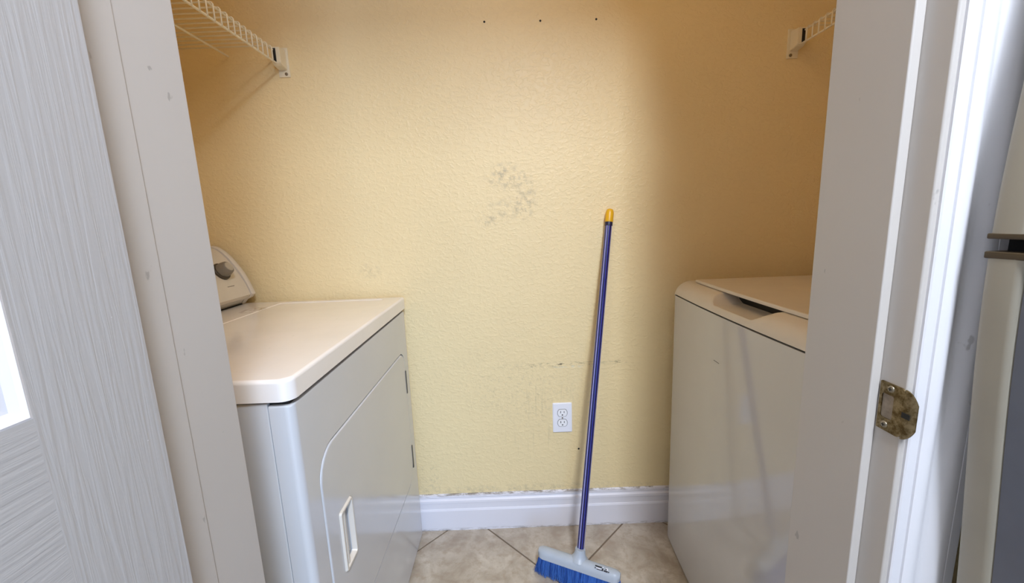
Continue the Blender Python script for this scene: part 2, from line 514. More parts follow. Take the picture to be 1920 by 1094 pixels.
for i in range(-15, 12):
    for j in range(-15, 12):
        def T(a, b): return (CX + (a-b)*s2, CY + (a+b)*s2)
        a0, a1 = i*PITCH_T+GAP/2, (i+1)*PITCH_T-GAP/2
        b0, b1 = j*PITCH_T+GAP/2, (j+1)*PITCH_T-GAP/2
        full = [T(a0, b0), T(a1, b0), T(a1, b1), T(a0, b1)]
        pl = full
        for ax, val, less in ((0, FX0+0.01, False), (0, FX1-0.01, True), (1, FY0+0.01, False), (1, D-0.001, True)):
            if pl: pl = clip(pl, ax, val, less)
        if len(pl) < 3: continue
        ar = abs(sum(pl[k-1][0]*pl[k][1]-pl[k][0]*pl[k-1][1] for k in range(len(pl))))/2
        if ar < 0.0008: continue
        whole = len(pl) == 4 and all((Vector(p_)-Vector(q_)).length < 1e-6 for p_, q_ in zip(sorted(pl), sorted(full)))
        cx = sum(p_[0] for p_ in full)/4; cy = sum(p_[1] for p_ in full)/4
        if whole and tile_mesh is not None:
            o = bpy.data.objects.new('tile', tile_mesh); COL.objects.link(o)
            o.parent = fl; o.location = Vector((cx, cy, 0)) - ORG['floor']
            continue
        bm = BM(); add_plate(bm, [(p_[0]-cx, p_[1]-cy) for p_ in pl], 'z', -0.008, 0.0, 0.0)
        ORG['_tmp'] = Vector((0, 0, 0))
        finish(bm, None)
        me = bpy.data.meshes.new('tile'); bm.to_mesh(me); bm.free(); me.materials.append(M['tile'])
        o = bpy.data.objects.new('tile', me); COL.objects.link(o)
        o.parent = fl; o.location = Vector((cx, cy, 0)) - ORG['floor']
        if whole: tile_mesh = me

# baseboards (tall stepped profile)
def base_profile():
    return [(0, 0), (0.015, 0), (0.015, 0.082), (0.0125, 0.088), (0.0105, 0.089), (0.0105, 0.112), (0.0125, 0.1135),
            (0.0115, 0.122), (0.007, 0.126), (0.0055, 0.130), (0.008, 0.134), (0.0065, 0.142), (0.0, 0.1455)]
bm = BM(); add_prism(bm, [(D-t_, z) for t_, z in base_profile()], 'x', XL, XR)
b = obj('baseboard_back', bm, 'base'); struct(b, 'tall stepped white baseboard under the yellow wall', 'baseboard')
bm = BM(); add_prism(bm, [(XL+t_, z) for t_, z in base_profile()], 'y', YF1, D-0.016)
b = obj('baseboard_left', bm, 'base'); struct(b, 'white baseboard behind the dryer', 'baseboard')
bm = BM(); add_prism(bm, [(XR-t_, z) for t_, z in base_profile()], 'y', YF1, D-0.016)
b = obj('baseboard_right', bm, 'base'); struct(b, 'white baseboard behind the washer', 'baseboard')

# door jambs, stops and casing
JL, JR = -0.3660, 0.3860
bm = BM(); add_box(bm, OL, JL, 0.4235, YF1+0.001, 0, OH, 0.0012)
add_box(bm, OL, JL+0.0016, YF0, 0.4228, 0, OH, 0.0016, 3)
o = obj('trim_1', bm, 'jamb', smooth=40); struct(o, 'white painted hinge-side door jamb beside the dryer', 'door jamb')
bm = BM(); add_box(bm, JR, OR, YF0, YF1+0.001, 0, OH, 0.0022, 3)
o = obj('trim_2', bm, 'jamb', smooth=40); struct(o, 'white painted latch-side door jamb beside the washer', 'door jamb')
box_ = BM(); add_box(box_, 0.3757, JR, 0.4025, YF1, 0, OH-0.0115, 0.0016, 3)
o2 = obj('door_stop', box_, 'jamb', o, smooth=40)
bm = BM(); add_box(bm, OL+0.0125, OR-0.0125, YF0, YF1, OH-0.0115, OH, 0.001)
o = obj('trim_3', bm, 'jamb', smooth=40); struct(o, 'white head jamb over the closet doorway', 'door jamb')

def casing_profile(x0, sgn):
    pr = [(0, 0), (0, 0.0030), (0.0012, 0.0042), (0.0095, 0.0046), (0.0100, 0.0036), (0.0106, 0.0036), (0.0112, 0.0056),
          (0.0150, 0.0078), (0.0190, 0.0084), (0.0225, 0.0072), (0.0250, 0.0052), (0.0275, 0.0046), (0.0310, 0.0058),
          (0.0350, 0.0092), (0.0385, 0.0118), (0.0420, 0.0128), (0.0465, 0.0128), (0.0470, 0.0118), (0.0476, 0.0128),
          (0.0560, 0.0132), (0.0570, 0.0122), (0.0570, 0)]
    return [(x0+sgn*a, YF0+0.004-0.0035-t_) for a, t_ in pr] if sgn > 0 else [(x0+sgn*a, YF0+0.0005-t_) for a, t_ in pr][::-1]
bm = BM(); add_prism(bm, casing_profile(0.3912, 1), 'z', 0, OH+0.057)
o = obj('trim_4', bm, 'trim', smooth=35); struct(o, 'white moulded door casing between doorway and refrigerator', 'door casing')
bm = BM(); add_prism(bm, casing_profile(-0.3835, -1), 'z', 0, OH+0.057)
o = obj('trim_5', bm, 'trim', smooth=35); struct(o, 'white moulded door casing behind the open door', 'door casing')
bm = BM(); add_box(bm, -0.3835, 0.3912, YF0-0.012, YF0+0.0005, OH+0.005, OH+0.057, 0.003)
o = obj('trim_6', bm, 'trim', smooth=35); struct(o, 'white casing over the closet doorway', 'door casing')

# ------------------------------------------------------------------ closet door (open towards the camera, left)
DX = -0.346; DT = 0.035; DY1 = 0.3695; DW = 0.735; DY0 = DY1-DW
door = bpy.data.objects.new('door_1', None); COL.objects.link(door)
door.location = (DX-DT/2, DY1, 0.012); ORG['door_1'] = Vector(door.location)
struct(door, 'white moulded panel door with embossed wood grain standing open', 'door')
Z0, Z1 = 0.012, 2.03
SW = 0.0966
box_obj('door_core', 'door_edge', DX-DT, DX-0.006, DY0, DY1, Z0, Z1, door, 0.0015)
yA, yB = DY1-SW, DY0+SW
yM0, yM1 = (yA+yB)/2-0.05, (yA+yB)/2+0.05
ZR = [(Z0, 0.24), (0.805, 1.0285), (1.64, 1.74), (1.93, Z1)]
def skin(name, mat, y0, y1, z0, z1):
    bm = BM(); add_box(bm, DX-0.0062, DX, y0, y1, z0, z1)
    return obj(name, bm, mat, door)
skin('stile', 'grain_v', yA, DY1, Z0, Z1); skin('stile', 'grain_v', DY0, yB, Z0, Z1)
skin('stile', 'grain_v', yM0, yM1, Z0, Z1)
for z0, z1 in ZR:
    skin('rail', 'grain_h', yM1, yA, z0, z1); skin('rail', 'grain_h', yB, yM0, z0, z1)
def panel(y0, y1, z0, z1):
    """ogee sticking sloping into the field, then a raised field"""
    bm = BM()
    prof = [(0, 0.0), (0.0018, 0.0004), (0.004, -0.0022), (0.0085, -0.0054), (0.0125, -0.0060), (0.014, -0.0048), (0.030, -0.0012), (0.034, -0.0010)]
    rings = []
    for d, dx in prof:
        rings.append([bm.verts.new((DX+dx, y, z)) for y, z in ((y0+d, z0+d), (y1-d, z0+d), (y1-d, z1-d), (y0+d, z1-d))])
    for A, B in zip(rings, rings[1:]):
        for i in range(4): bm.faces.new((A[i], A[(i+1) % 4], B[(i+1) % 4], B[i]))
    bm.faces.new(rings[-1])
    o = obj('panel', bm, 'trim', door)
for (y0, y1) in ((yM1, yA), (yB, yM0)):
    for k in range(3):
        panel(y0, y1, ZR[k][1], ZR[k+1][0])

# ------------------------------------------------------------------ strike plate
XP = JR
sp = thing('strike_plate', (XP, 0.388, 0.924), 'tarnished brass strike plate screwed to the latch-side jamb', 'strike plate')
bm = BM()
# flat plate with a latch hole
outer = rrect(0.3735, 0.4005, 0.925, 0.977, (0.001, 0.001, 0.005, 0.005), 4)
inner = rrect(0.3845, 0.3975, 0.9385, 0.9645, 0.002, 4)
def holed_plate(bm, outer, inner, x_face, x_back):
    vo = [bm.verts.new((x_face, a, b_)) for a, b_ in outer]
    vi = [bm.verts.new((x_face, a, b_)) for a, b_ in inner]
    eo = [bm.edges.new((vo[i-1], vo[i])) for i in range(len(vo))]
    ei = [bm.edges.new((vi[i-1], vi[i])) for i in range(len(vi))]
    bmesh.ops.triangle_fill(bm, use_beauty=True, use_dissolve=False, edges=eo+ei)
    for lp in (vo, vi):
        back = [bm.verts.new((x_back, v.co.y, v.co.z)) for v in lp]
        for i in range(len(lp)):
            bm.faces.new((lp[i-1], lp[i], back[i], back[i-1]))
holed_plate(bm, outer, inner, XP-0.0016, XP-0.00005)
obj('plate', bm, 'brass', sp)
# D-shaped lip curling past the jamb edge
bm = BM()
NL = 8
rows = []
for k in range(NL+1):
    s_ = k/NL
    yy = 0.3737 - 0.0105*s_
    half = 0.026*math.sqrt(max(0.0, 1-(s_*0.86)**2))
    xx = XP-0.0016 + 0.003*s_*s_
    rows.append([bm.verts.new((xx+dx_, yy, 0.951+half*q_)) for dx_ in (0, 0.0014) for q_ in (-1, -0.5, 0, 0.5, 1)])
for A, B in zip(rows, rows[1:]):
    for base_ in (0, 5):
        for i in range(4): bm.faces.new((A[base_+i], A[base_+i+1], B[base_+i+1], B[base_+i]))
    bm.faces.new((A[0], A[5], B[5], B[0])); bm.faces.new((A[4], A[9], B[9], B[4]))
bm.faces.new([rows[-1][i] for i in (0, 1, 2, 3, 4, 9, 8, 7, 6, 5)])
obj('lip', bm, 'brass', sp, smooth=40)
bm = BM(); add_plate(bm, rrect(0.3846, 0.3974, 0.9386, 0.9644, 0.002, 4), 'x', XP-0.0001, XP-0.0005)
obj('latch_hole', bm, 'hole_wood', sp)
bm = BM(); add_box(bm, XP-0.0021, XP-0.0016, 0.3665, 0.3745, 0.948, 0.9535)
obj('latch_notch', bm, 'dark', sp)
for zz, yy in ((0.9715, 0.3885), (0.9315, 0.3915)):
    bm = BM(); add_lathe(bm, [(0.0036, 0), (0.0034, 0.0006), (0.0026, 0.0011), (0.001, 0.0013)], (XP-0.0016, yy, zz), (-1, 0, 0), 14)
    s_ = obj('screw', bm, 'screw', sp, smooth=40)
    bm = BM()
    add_box(bm, XP-0.0031, XP-0.0026, yy-0.0019, yy+0.0019, zz-0.0004, zz+0.0004)
    add_box(bm, XP-0.0031, XP-0.0026, yy-0.0004, yy+0.0004, zz-0.0019, zz+0.0019)
    obj('screw_slot', bm, 'dark', s_)

# ------------------------------------------------------------------ dryer
DF = -0.370; DYN, DYF = 0.629, 1.362
dr = thing('clothes_dryer', (-0.69, 0.995, 0.0), 'white clothes dryer with a rounded front door and a control console', 'dryer')
bm = BM(); add_box(bm, -1.015, -0.4105, DYN+0.0005, DYF, 0.012, 0.8735, 0.003)
obj('cabinet', bm, 'enamel', dr, smooth=40)
# front panel wrapping the corner, with the door opening in it
plan = []
r = 0.014
plan += [(-0.4090, DYN)]
for k in range(7):
    a = -PI/2 + PI/2*k/6
    plan.append((DF-r+r*math.cos(a), DYN+r+r*math.sin(a)))
i_front0 = len(plan)-1
for k in range(7):
    a = PI/2*k/6
    plan.append((DF-r+r*math.cos(a), DYF-r+r*math.sin(a)))
i_front1 = i_front0+1
plan.append((-0.4090, DYF))
bm = BM()
z0, z1 = 0.012, 0.8690
rb = 0.004
def prow(z, ins):
    out = []
    for x, y in plan:
        cx, cy = -0.43, (DYN+DYF)/2
        xx = x-ins if x > -0.4085 else x
        yy = y+ins if y < cy-0.3 else (y-ins if y > cy+0.3 else y)
        out.append(bm.verts.new((xx, yy, z)))
    return out
rowsP = [prow(z0, 0), prow(z1-rb, 0), prow(z1-rb*0.3, rb*0.3), prow(z1, rb)]
for ri, (A, B) in enumerate(zip(rowsP, rowsP[1:])):
    for i in range(len(plan)-1):
        if ri == 0 and i == i_front0: continue
        bm.faces.new((A[i], A[i+1], B[i+1], B[i]))
bm.faces.new(rowsP[-1]); bm.faces.new(rowsP[0][::-1])
# door opening
DOY0, DOY1, DOZ0, DOZ1 = 0.683, 1.3075, 0.277, 0.7425
dl = rrect(DOY0, DOY1, DOZ0, DOZ1, (0.07, 0.045, 0.065, 0.07), 9)
vi = [bm.verts.new((DF, a, b_)) for a, b_ in dl]
ei = [bm.edges.new((vi[i-1], vi[i])) for i in range(len(vi))]
A, B = rowsP[0], rowsP[1]
quad = [A[i_front0], A[i_front1], B[i_front1], B[i_front0]]
eo = []
for a_, b_ in zip(quad, quad[1:]+quad[:1]):
    e = bm.edges.get((a_, b_)) or bm.edges.new((a_, b_))
    eo.append(e)
bmesh.ops.triangle_fill(bm, use_beauty=True, use_dissolve=False, edges=eo+ei)
vb = [bm.verts.new((DF-0.009, v.co.y, v.co.z)) for v in vi]
for i in range(len(vi)):
    bm.faces.new((vi[i-1], vi[i], vb[i], vb[i-1]))
bm.faces.new(vb)
obj('front_panel', bm, 'enamel', dr, smooth=30)
# door plate with handle recess
HY0, HY1, HZ0, HZ1 = 0.742, 0.7935, 0.447, 0.5765
g = 0.0030
dl2 = rrect(DOY0+g, DOY1-g, DOZ0+g, DOZ1-g, (0.068, 0.043, 0.063, 0.068), 9)
bm = BM()
hole = rrect(HY0, HY1, HZ0, HZ1, 0.004, 3)
xs = DF+0.0015; bev = 0.0045
nL = len(dl2)
def offl(loop, d):
    n = len(loop); res = []
    for i in range(n):
        p0 = Vector(loop[i-1]); p2 = Vector(loop[(i+1) % n]); e = (p2-p0).normalized()
        res.append(tuple(Vector(loop[i]) + Vector((-e.y, e.x))*d))
    return res
lay = [(dl2, DF-0.0085)] + [(offl(dl2, bev*(1-math.cos(PI/2*k/4))), xs-bev*(1-math.sin(PI/2*k/4))) for k in range(5)]
rings = [[bm.verts.new((x, a, b_)) for a, b_ in lp] for lp, x in lay]
for A, B in zip(rings, rings[1:]):
    for i in range(nL): bm.faces.new((A[i-1], A[i], B[i], B[i-1]))
top = rings[-1]
eo = [bm.edges.get((top[i-1], top[i])) for i in range(nL)]
vh = [bm.verts.new((xs, a, b_)) for a, b_ in hole]
eh = [bm.edges.new((vh[i-1], vh[i])) for i in range(len(vh))]
bmesh.ops.triangle_fill(bm, use_beauty=True, use_dissolve=False, edges=eo+eh)
vb = [bm.verts.new((xs-0.009, v.co.y, v.co.z)) for v in vh]
for i in range(len(vh)): bm.faces.new((vh[i-1], vh[i], vb[i], vb[i-1]))
bm.faces.new(vb)
ddoor = obj('door', bm, 'enamel', dr, smooth=30)
# handle: raised rim + inner grip bar + pocket slope
bm = BM()
o_l = rrect(HY0-0.005, HY1+0.004, HZ0-0.005, HZ1+0.005, 0.006, 4); i_l = rrect(HY0+0.004, HY1-0.003, HZ0+0.004, HZ1-0.004, 0.003, 4)
R0 = [bm.verts.new((xs-0.0002, a, b_)) for a, b_ in o_l]
R1 = [bm.verts.new((xs+0.0045, a*0.75+c_*0.25, b_*0.75+d_*0.25)) for (a, b_), (c_, d_) in zip(o_l, i_l)]
R2 = [bm.verts.new((xs+0.0045, a*0.3+c_*0.7, b_*0.3+d_*0.7)) for (a, b_), (c_, d_) in zip(o_l, i_l)]
R3 = [bm.verts.new((xs-0.006, a, b_)) for a, b_ in i_l]
for A, B in ((R0, R1), (R1, R2), (R2, R3)):
    for i in range(len(A)): bm.faces.new((A[i-1], A[i], B[i], B[i-1]))
hd = obj('handle', bm, 'plastic_w', ddoor, smooth=35)
bm = BM(); add_box(bm, xs-0.0085, xs+0.002, HY0+0.012, HY0+0.018, HZ0+0.003, HZ1-0.003, 0.0015)
obj('grip', bm, 'plastic_w', ddoor, smooth=40)
# hinges
for z0, z1 in ((0.592, 0.672), (0.3150, 0.3985)):
    bm = BM(); add_box(bm, DF-0.004, DF+0.0035, 1.3000, 1.3075, z0, z1, 0.0012)
    obj('hinge', bm, 'hinge', dr, smooth=40)
# top slab with a shallow recessed tray
tl = rrect(-1.02, -0.3665, 0.6245, 1.3675, (0.022, 0.014, 0.01, 0.01), 6)
bm = BM()
n = len(tl)
tray = rrect(-0.775, -0.425, 0.69, 1.335, 0.02, 6)
zt = 0.9155
lay = [(tl, 0.8775), (tl, zt-0.007)] + [(offl(tl, 0.007*(1-math.cos(PI/2*k/4))), zt-0.007*(1-math.sin(PI/2*k/4))) for k in range(1, 5)]
rings = [[bm.verts.new((a, b_, z)) for a, b_ in lp] for lp, z in lay]
for A, B in zip(rings, rings[1:]):
    for i in range(n): bm.faces.new((A[i-1], A[i], B[i], B[i-1]))
bm.faces.new(rings[0][::-1])
eo = [bm.edges.get((rings[-1][i-1], rings[-1][i])) for i in range(n)]
v0 = [bm.verts.new((a, b_, zt)) for a, b_ in tray]
e0 = [bm.edges.new((v0[i-1], v0[i])) for i in range(len(v0))]
bmesh.ops.triangle_fill(bm, use_beauty=True, use_dissolve=False, edges=eo+e0)
v1 = [bm.verts.new((a, b_, zt-0.0016)) for a, b_ in offl(tray, 0.0022)]
for i in range(len(v0)): bm.faces.new((v0[i-1], v0[i], v1[i], v1[i-1]))
bm.faces.new(v1)
obj('top', bm, 'enamel_top_lit', dr, smooth=35)
bm = BM(); add_box(bm, -1.0, -0.378, 0.637, 1.356, 0.8680, 0.8790)
obj('seam', bm, 'dark', dr)
# console
prof = [(-0.905, 0.9157), (-0.893, 0.930), (-0.874, 0.9385), (-0.8655, 0.9485), (-0.8690, 0.960), (-0.8780, 0.986), (-0.8920, 1.0186), (-0.9085, 1.047),
        (-0.928, 1.075), (-0.9450, 1.094), (-0.9615, 1.107), (-0.980, 1.113), (-1.026, 1.113), (-1.026, 0.9157)]
inner_p = [(x-0.006 if x > -0.99 else x, z-0.004 if z > 1.0 else z) for x, z in prof]
bm = BM(); add_prism(bm, inner_p, 'y', 0.665, 1.3380)
con = obj('console', bm, 'console_face', dr, smooth=25)
for y0, y1 in ((1.3395, 1.3600), (0.640, 0.6635)):
    bm = BM()
    mid = (-0.955, 1.0)
    def sc(pf, s_): return [(mid[0]+(x-mid[0])*s_, max(0.9157, mid[1]+(z-mid[1])*s_)) for x, z in pf]
    lay = [(sc(prof, 0.965), y0), (prof, y0+0.005), (prof, y1-0.006), (sc(prof, 0.965), y1)]
    rg = [[bm.verts.new((x, y, z)) for x, z in lp] for lp, y in lay]
    for A, B in zip(rg, rg[1:]):
        for i in range(len(prof)): bm.faces.new((A[i-1], A[i], B[i], B[i-1]))
    bm.faces.new(rg[0][::-1]); bm.faces.new(rg[-1])
    obj('end_cap', bm, 'plastic_w', con, smooth=40)
bm = BM(); add_prism(bm, [(-0.9090, 0.9158), (-0.9030, 0.9158), (-0.9018, 0.9185), (-0.9078, 0.9185)], 'y', 0.667, 1.336)
obj('seam', bm, 'dark', con)
# knob
kn = Vector((0.86, 0, 0.51)).normalized()
kc = Vector((-0.9075, 1.268, 1.034))
bm = BM(); add_lathe(bm, [(0.0285, -0.004), (0.0285, 0.004), (0.0265, 0.006), (0.022, 0.006)], kc, kn, 28)
kb = obj('knob_ring', bm, 'knob_ring', con, smooth=40)
bm = BM(); add_lathe(bm, [(0.0235, 0.004), (0.0228, 0.018), (0.0195, 0.029), (0.0165, 0.031), (0.015, 0.0312)], kc, kn, 28)
kb = obj('knob', bm, 'grey_knob', con, smooth=40)
bm = BM(); add_lathe(bm, [(0.0150, 0.0306), (0.0143, 0.0325), (0.010, 0.0332)], kc, kn, 24)
obj('knob_cap', bm, 'knob_cap', kb, smooth=40)
# tiny print under and above the knob: illegible row of strokes
bm = BM()
tz = Vector((-0.51, 0, 0.86)).normalized()
def stroke(bm, c, w_, h_):
    vs_ = [bm.verts.new(c + Vector((0, dy, 0)) + tz*dz) for dy, dz in ((-w_/2, -h_/2), (w_/2, -h_/2), (w_/2, h_/2), (-w_/2, h_/2))]
    bm.faces.new(vs_)
yc = 1.268
for k in range(9):
    stroke(bm, Vector((-0.8853, yc-0.014+k*0.0036, 0.9885)), 0.0027, 0.0058+0.0012*(k % 2))
obj('printed_mark', bm, 'ink', con)
bm = BM(); stroke(bm, Vector((-0.9385, 1.268, 1.0755))+kn*0.0002, 0.034, 0.0016)
obj('printed_line', bm, 'ink', con)

# ------------------------------------------------------------------ washer
WF = 0.5331; WY0, WY1 = 0.622, 1.302; WB = 1.195
wa = thing('washing_machine', (0.86, 0.96, 0.0), 'white top-loading washing machine with a finger scoop under its lid', 'washing machine')
WC, WH = (WY0+WY1)/2, (WY1-WY0)/2
def bow(y): return 0.0105*(1-((y-WC)/WH)**2)
NY = 48
def wy(i, n=NY): return WY0+(WY1-WY0)*i/n
bm = BM()
loop = [(WF+0.004, WY0)] + [(WF-bow(wy(i)) if 0 < i < NY else WF+0.0006, wy(i)+(0.003 if i == 0 else (-0.003 if i == NY else 0))) for i in range(NY+1)] + [(WF+0.004, WY1), (WB, WY1), (WB, WY0)]
add_plate(bm, loop[::-1] if sum(loop[k-1][0]*loop[k][1]-loop[k][0]*loop[k-1][1] for k in range(len(loop))) < 0 else loop, 'z', 0.010, 0.8985, 0.002, 2)
obj('cabinet', bm, 'enamel_w', wa, smooth=30)
bm = BM(); add_box(bm, WF+0.006, WB-0.006, WY0+0.006, WY1-0.004, 0.8975, 0.9035)
obj('seam', bm, 'dark', wa)
# rounded top panel: profile in (x, z), with a scoop pressed into the front
tp = []
for k in range(15):
    a = PI/2*k/14
    tp.append((WF + 0.052*(1-math.cos(a)), 0.9025 + 0.0435*math.sin(a)))
tp = [(WF+0.001, 0.9020)] + tp
NX = 10
flat = [(WF+0.052 + 0.022*(k+1)/NX, 0.946+0.0005*(k+1)/NX) for k in range(NX)]
tp = tp + flat
tp += [(0.70, 0.9466), (WB, 0.9466), (WB, 0.9020)]
SC, SH = 0.955, 0.128         # scoop centre and half length along y
bm = BM()
NYS = 120
grid = []
for i in range(NYS+1):
    y = WY0+(WY1-WY0)*i/NYS
    row = []
    b_ = bow(y)
    e_end = min(1.0, min(y-WY0, WY1-y)/0.012)
    for (x, z) in tp:
        k_ = max(0.0, 1-(x-WF)/0.30) if x < 0.83 else 0
        xx, zz = x - b_*k_, z
        u_ = (y-SC)/SH
        if abs(u_) < 1 and x < WF+0.09 and z > 0.9025:
            # scoop: depth falls off along y, strongest near the lid edge
            wv = (1-u_*u_)
            wv = min(1, wv*1.7)
            zlow = 0.9465-0.030*wv
            if zz > zlow:
                tt = min(1.0, (zz-zlow)/0.010)
                zz = zz - (zz-zlow)*0.92*min(1, wv*1.6)*tt
        zz = zz - (1-math.sqrt(max(0, 1-(1-e_end)**2)))*0.006
        row.append(bm.verts.new((xx, y, zz)))
    grid.append(row)
for A, B in zip(grid, grid[1:]):
    for j in range(len(tp)-1):
        bm.faces.new((A[j], A[j+1], B[j+1], B[j]))
bm.faces.new(grid[0]); bm.faces.new(grid[-1][::-1])
obj('top_panel', bm, 'plastic_w', wa, smooth=38)
# near-black box painting the shade in the pocket behind scoop and lid
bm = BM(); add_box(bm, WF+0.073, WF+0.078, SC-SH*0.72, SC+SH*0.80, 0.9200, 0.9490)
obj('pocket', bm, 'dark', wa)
bm = BM()
ll = [(WF+0.044-bow(wy(i, 24))*0.8, min(max(wy(i, 24), WY0+0.02), WY1-0.055)) for i in range(25)]
loop = ll + [(1.08, WY1-0.055), (1.08, WY0+0.02)]
ar = sum(loop[k-1][0]*loop[k][1]-loop[k][0]*loop[k-1][1] for k in range(len(loop)))
loop = loop if ar > 0 else loop[::-1]
clean = []
for p_ in loop:
    if not clean or (Vector(p_)-Vector(clean[-1])).length > 1e-4: clean.append(p_)
add_plate(bm, clean, 'z', 0.9478, 0.9560, 0.0035, 3)
obj('lid', bm, 'plastic_w', wa, smooth=35)
bm = BM(); add_box(bm, 1.09, WB-0.002, WY0+0.01, WY1-0.01, 0.946, 1.06, 0.02, 4)
obj('control_console', bm, 'plastic_w', wa, smooth=40)
bm = BM(); add_box(bm, WF-bow(1.0)-0.0003, WF-bow(1.0)+0.0005, 0.985, 1.012, 0.7770, 0.7782)
obj('scratch', bm, 'slot', wa)

# ------------------------------------------------------------------ wire shelves
def shelf(side, xlip, xwall, label, ymin):
    sg = -1 if side == 'l' else 1            # wall lies towards sg
    y1 = 1.352; y0 = ymin
    s = thing('wire_shelf', ((xlip+xwall)/2, (y0+y1)/2, 1.662), label, 'shelf', 'wire shelves in the closet')
    zt_, zb = 1.703, 1.663
    rr = 0.0026
    bm = BM(); add_tube(bm, [(xlip, y0, zb), (xlip, y1, zb)], 0.0030, 8); obj('lip_rod', bm, 'wire', s, smooth=60)
    bm = BM(); add_tube(bm, [(xlip+sg*0.004, y0, zt_-0.004), (xlip+sg*0.004, y1, zt_-0.004)], 0.0028, 8); obj('front_rod', bm, 'wire', s, smooth=60)
    for f in (0.46, 0.97):
        x = xlip+(xwall-xlip)*f
        bm = BM(); add_tube(bm, [(x, y0, zt_-0.005), (x, D-0.006, zt_-0.005)], 0.0030, 8); obj('long_rod', bm, 'wire', s, smooth=60)
    # deck wires bent over the lip: shared mesh
    bm = BM()
    add_tube(bm, [(xlip-sg*0.003, 0, zb-0.002), (xlip-sg*0.003, 0, zt_-0.004), (xlip, 0, zt_), (xlip+sg*0.006, 0, zt_+0.0008),
                  (xwall-sg*0.008, 0, zt_+0.0008)], 0.0019, 6)
    finish(bm, None)
    me = bpy.data.meshes.new('deck_wire')
    for v in bm.verts: v.co -= Vector((s.location.x, 0, s.location.z))
    bm.to_mesh(me); bm.free(); me.materials.append(M['wire'])
    me.polygons.foreach_set('use_smooth', [True]*len(me.polygons))
    y = y1-0.022
    while y > y0+0.005:
        o = bpy.data.objects.new('deck_wire', me); COL.objects.link(o); o.parent = s
        o.location = (0, y-s.location.y, 0); y -= 0.0245
    # end bracket on the back wall: base plate, socket box and screw ear
    bx0, bx1 = sorted((xlip-sg*0.023, xlip+sg*0.012))
    bm = BM()
    add_box(bm, bx0, bx1, D-0.004, D, 1.632, 1.718, 0.0012)
    br = obj('bracket', bm, 'bracket', s, smooth=40)
    # tapered socket box
    xa, xb = xlip-sg*0.016, xlip+sg*0.010
    bm = BM()
    pr_ = [(D-0.004, 1.712), (D-0.040, 1.707), (D-0.040, 1.662), (D-0.030, 1.656), (D-0.004, 1.652)]
    add_prism(bm, pr_, 'x', min(xa, xb), max(xa, xb))
    es = list(bm.edges)
    bmesh.ops.bevel(bm, geom=es, offset=0.0015, segments=2, affect='EDGES')
    obj('socket', bm, 'bracket', br, smooth=40)
    bm = BM(); add_box(bm, xlip-0.0045, xlip+0.0045, D-0.0412, D-0.0395, 1.665, 1.703)
    obj('socket_opening', bm, 'dark', br)
    bm = BM(); add_lathe(bm, [(0.005, 0), (0.0045, 0.002), (0.003, 0.003)], (xlip-sg*0.012, D-0.004, 1.641), (0, -1, 0), 14)
    obj('screw', bm, 'screw', br, smooth=40)
    # wall clips along the side wall
    for k in range(3):
        yy = y0+0.1+k*(y1-y0-0.2)/2
        bm = BM(); add_box(bm, min(xwall, xwall-sg*0.014), max(xwall, xwall-sg*0.014), yy-0.008, yy+0.008, zt_-0.016, zt_+0.010, 0.002)
        obj('wall_clip', bm, 'bracket', s, smooth=40)
    return s
shelf('l', -0.697, XL, 'white wire shelf high on the wall above the dryer', 0.53)
shelf('r', 0.922, XR, 'white wire shelf high on the wall above the washer', 0.53)

# ------------------------------------------------------------------ wall outlet
OX, OZ = 0.1684, 0.4398
ou = thing('wall_outlet', (OX, D, OZ-0.057), 'white duplex wall outlet on the yellow wall beside the broom', 'outlet')
bm = BM(); add_plate(bm, rrect(OX-0.035, OX+0.035, OZ-0.0572, OZ+0.0572, 0.003, 4)[::-1], 'y', D, D-0.006, 0.0)
bmesh.ops.bevel(bm, geom=[e for e in bm.edges if all(v.co.y < D-0.005 for v in e.verts)], offset=0.0025, segments=3, affect='EDGES')
obj('cover_plate', bm, 'outlet', ou, smooth=40)
for dz in (0.0195, -0.0195):
    bm = BM()
    lp = []
    for k in range(32):
        a = 2*PI*k/32
        lp.append((OX+0.0172*math.cos(a), OZ+dz+max(-0.0135, min(0.0135, 0.0172*math.sin(a)))))
    add_plate(bm, lp[::-1], 'y', D-0.004, D-0.0072)
    rc = obj('receptacle', bm, 'outlet_face', ou)
    bm = BM()
    lp2 = [(OX+(x-OX)*1.08, OZ+dz+(z-OZ-dz)*1.10) for x, z in lp]
    add_plate(bm, lp2[::-1], 'y', D-0.0055, D-0.00625)
    obj('receptacle_rim', bm, 'slot', ou)
    for dx, hh in ((-0.0064, 0.0085), (0.0064, 0.007)):
        bm = BM(); add_box(bm, OX+dx-0.0012, OX+dx+0.0012, D-0.0074, D-0.0070, OZ+dz+0.0035-hh/2, OZ+dz+0.0035+hh/2)
        obj('slot', bm, 'slot', rc)
    bm = BM(); add_lathe(bm, [(0.0026, 0), (0.0026, 0.0004)], (OX, D-0.0070, OZ+dz-0.0075), (0, -1, 0), 12)
    obj('ground_hole', bm, 'slot', rc)
bm = BM(); add_lathe(bm, [(0.0030, 0), (0.0028, 0.001), (0.0015, 0.0014)], (OX, D-0.006, OZ), (0, -1, 0), 12)
obj('screw', bm, 'screw', ou, smooth=40)

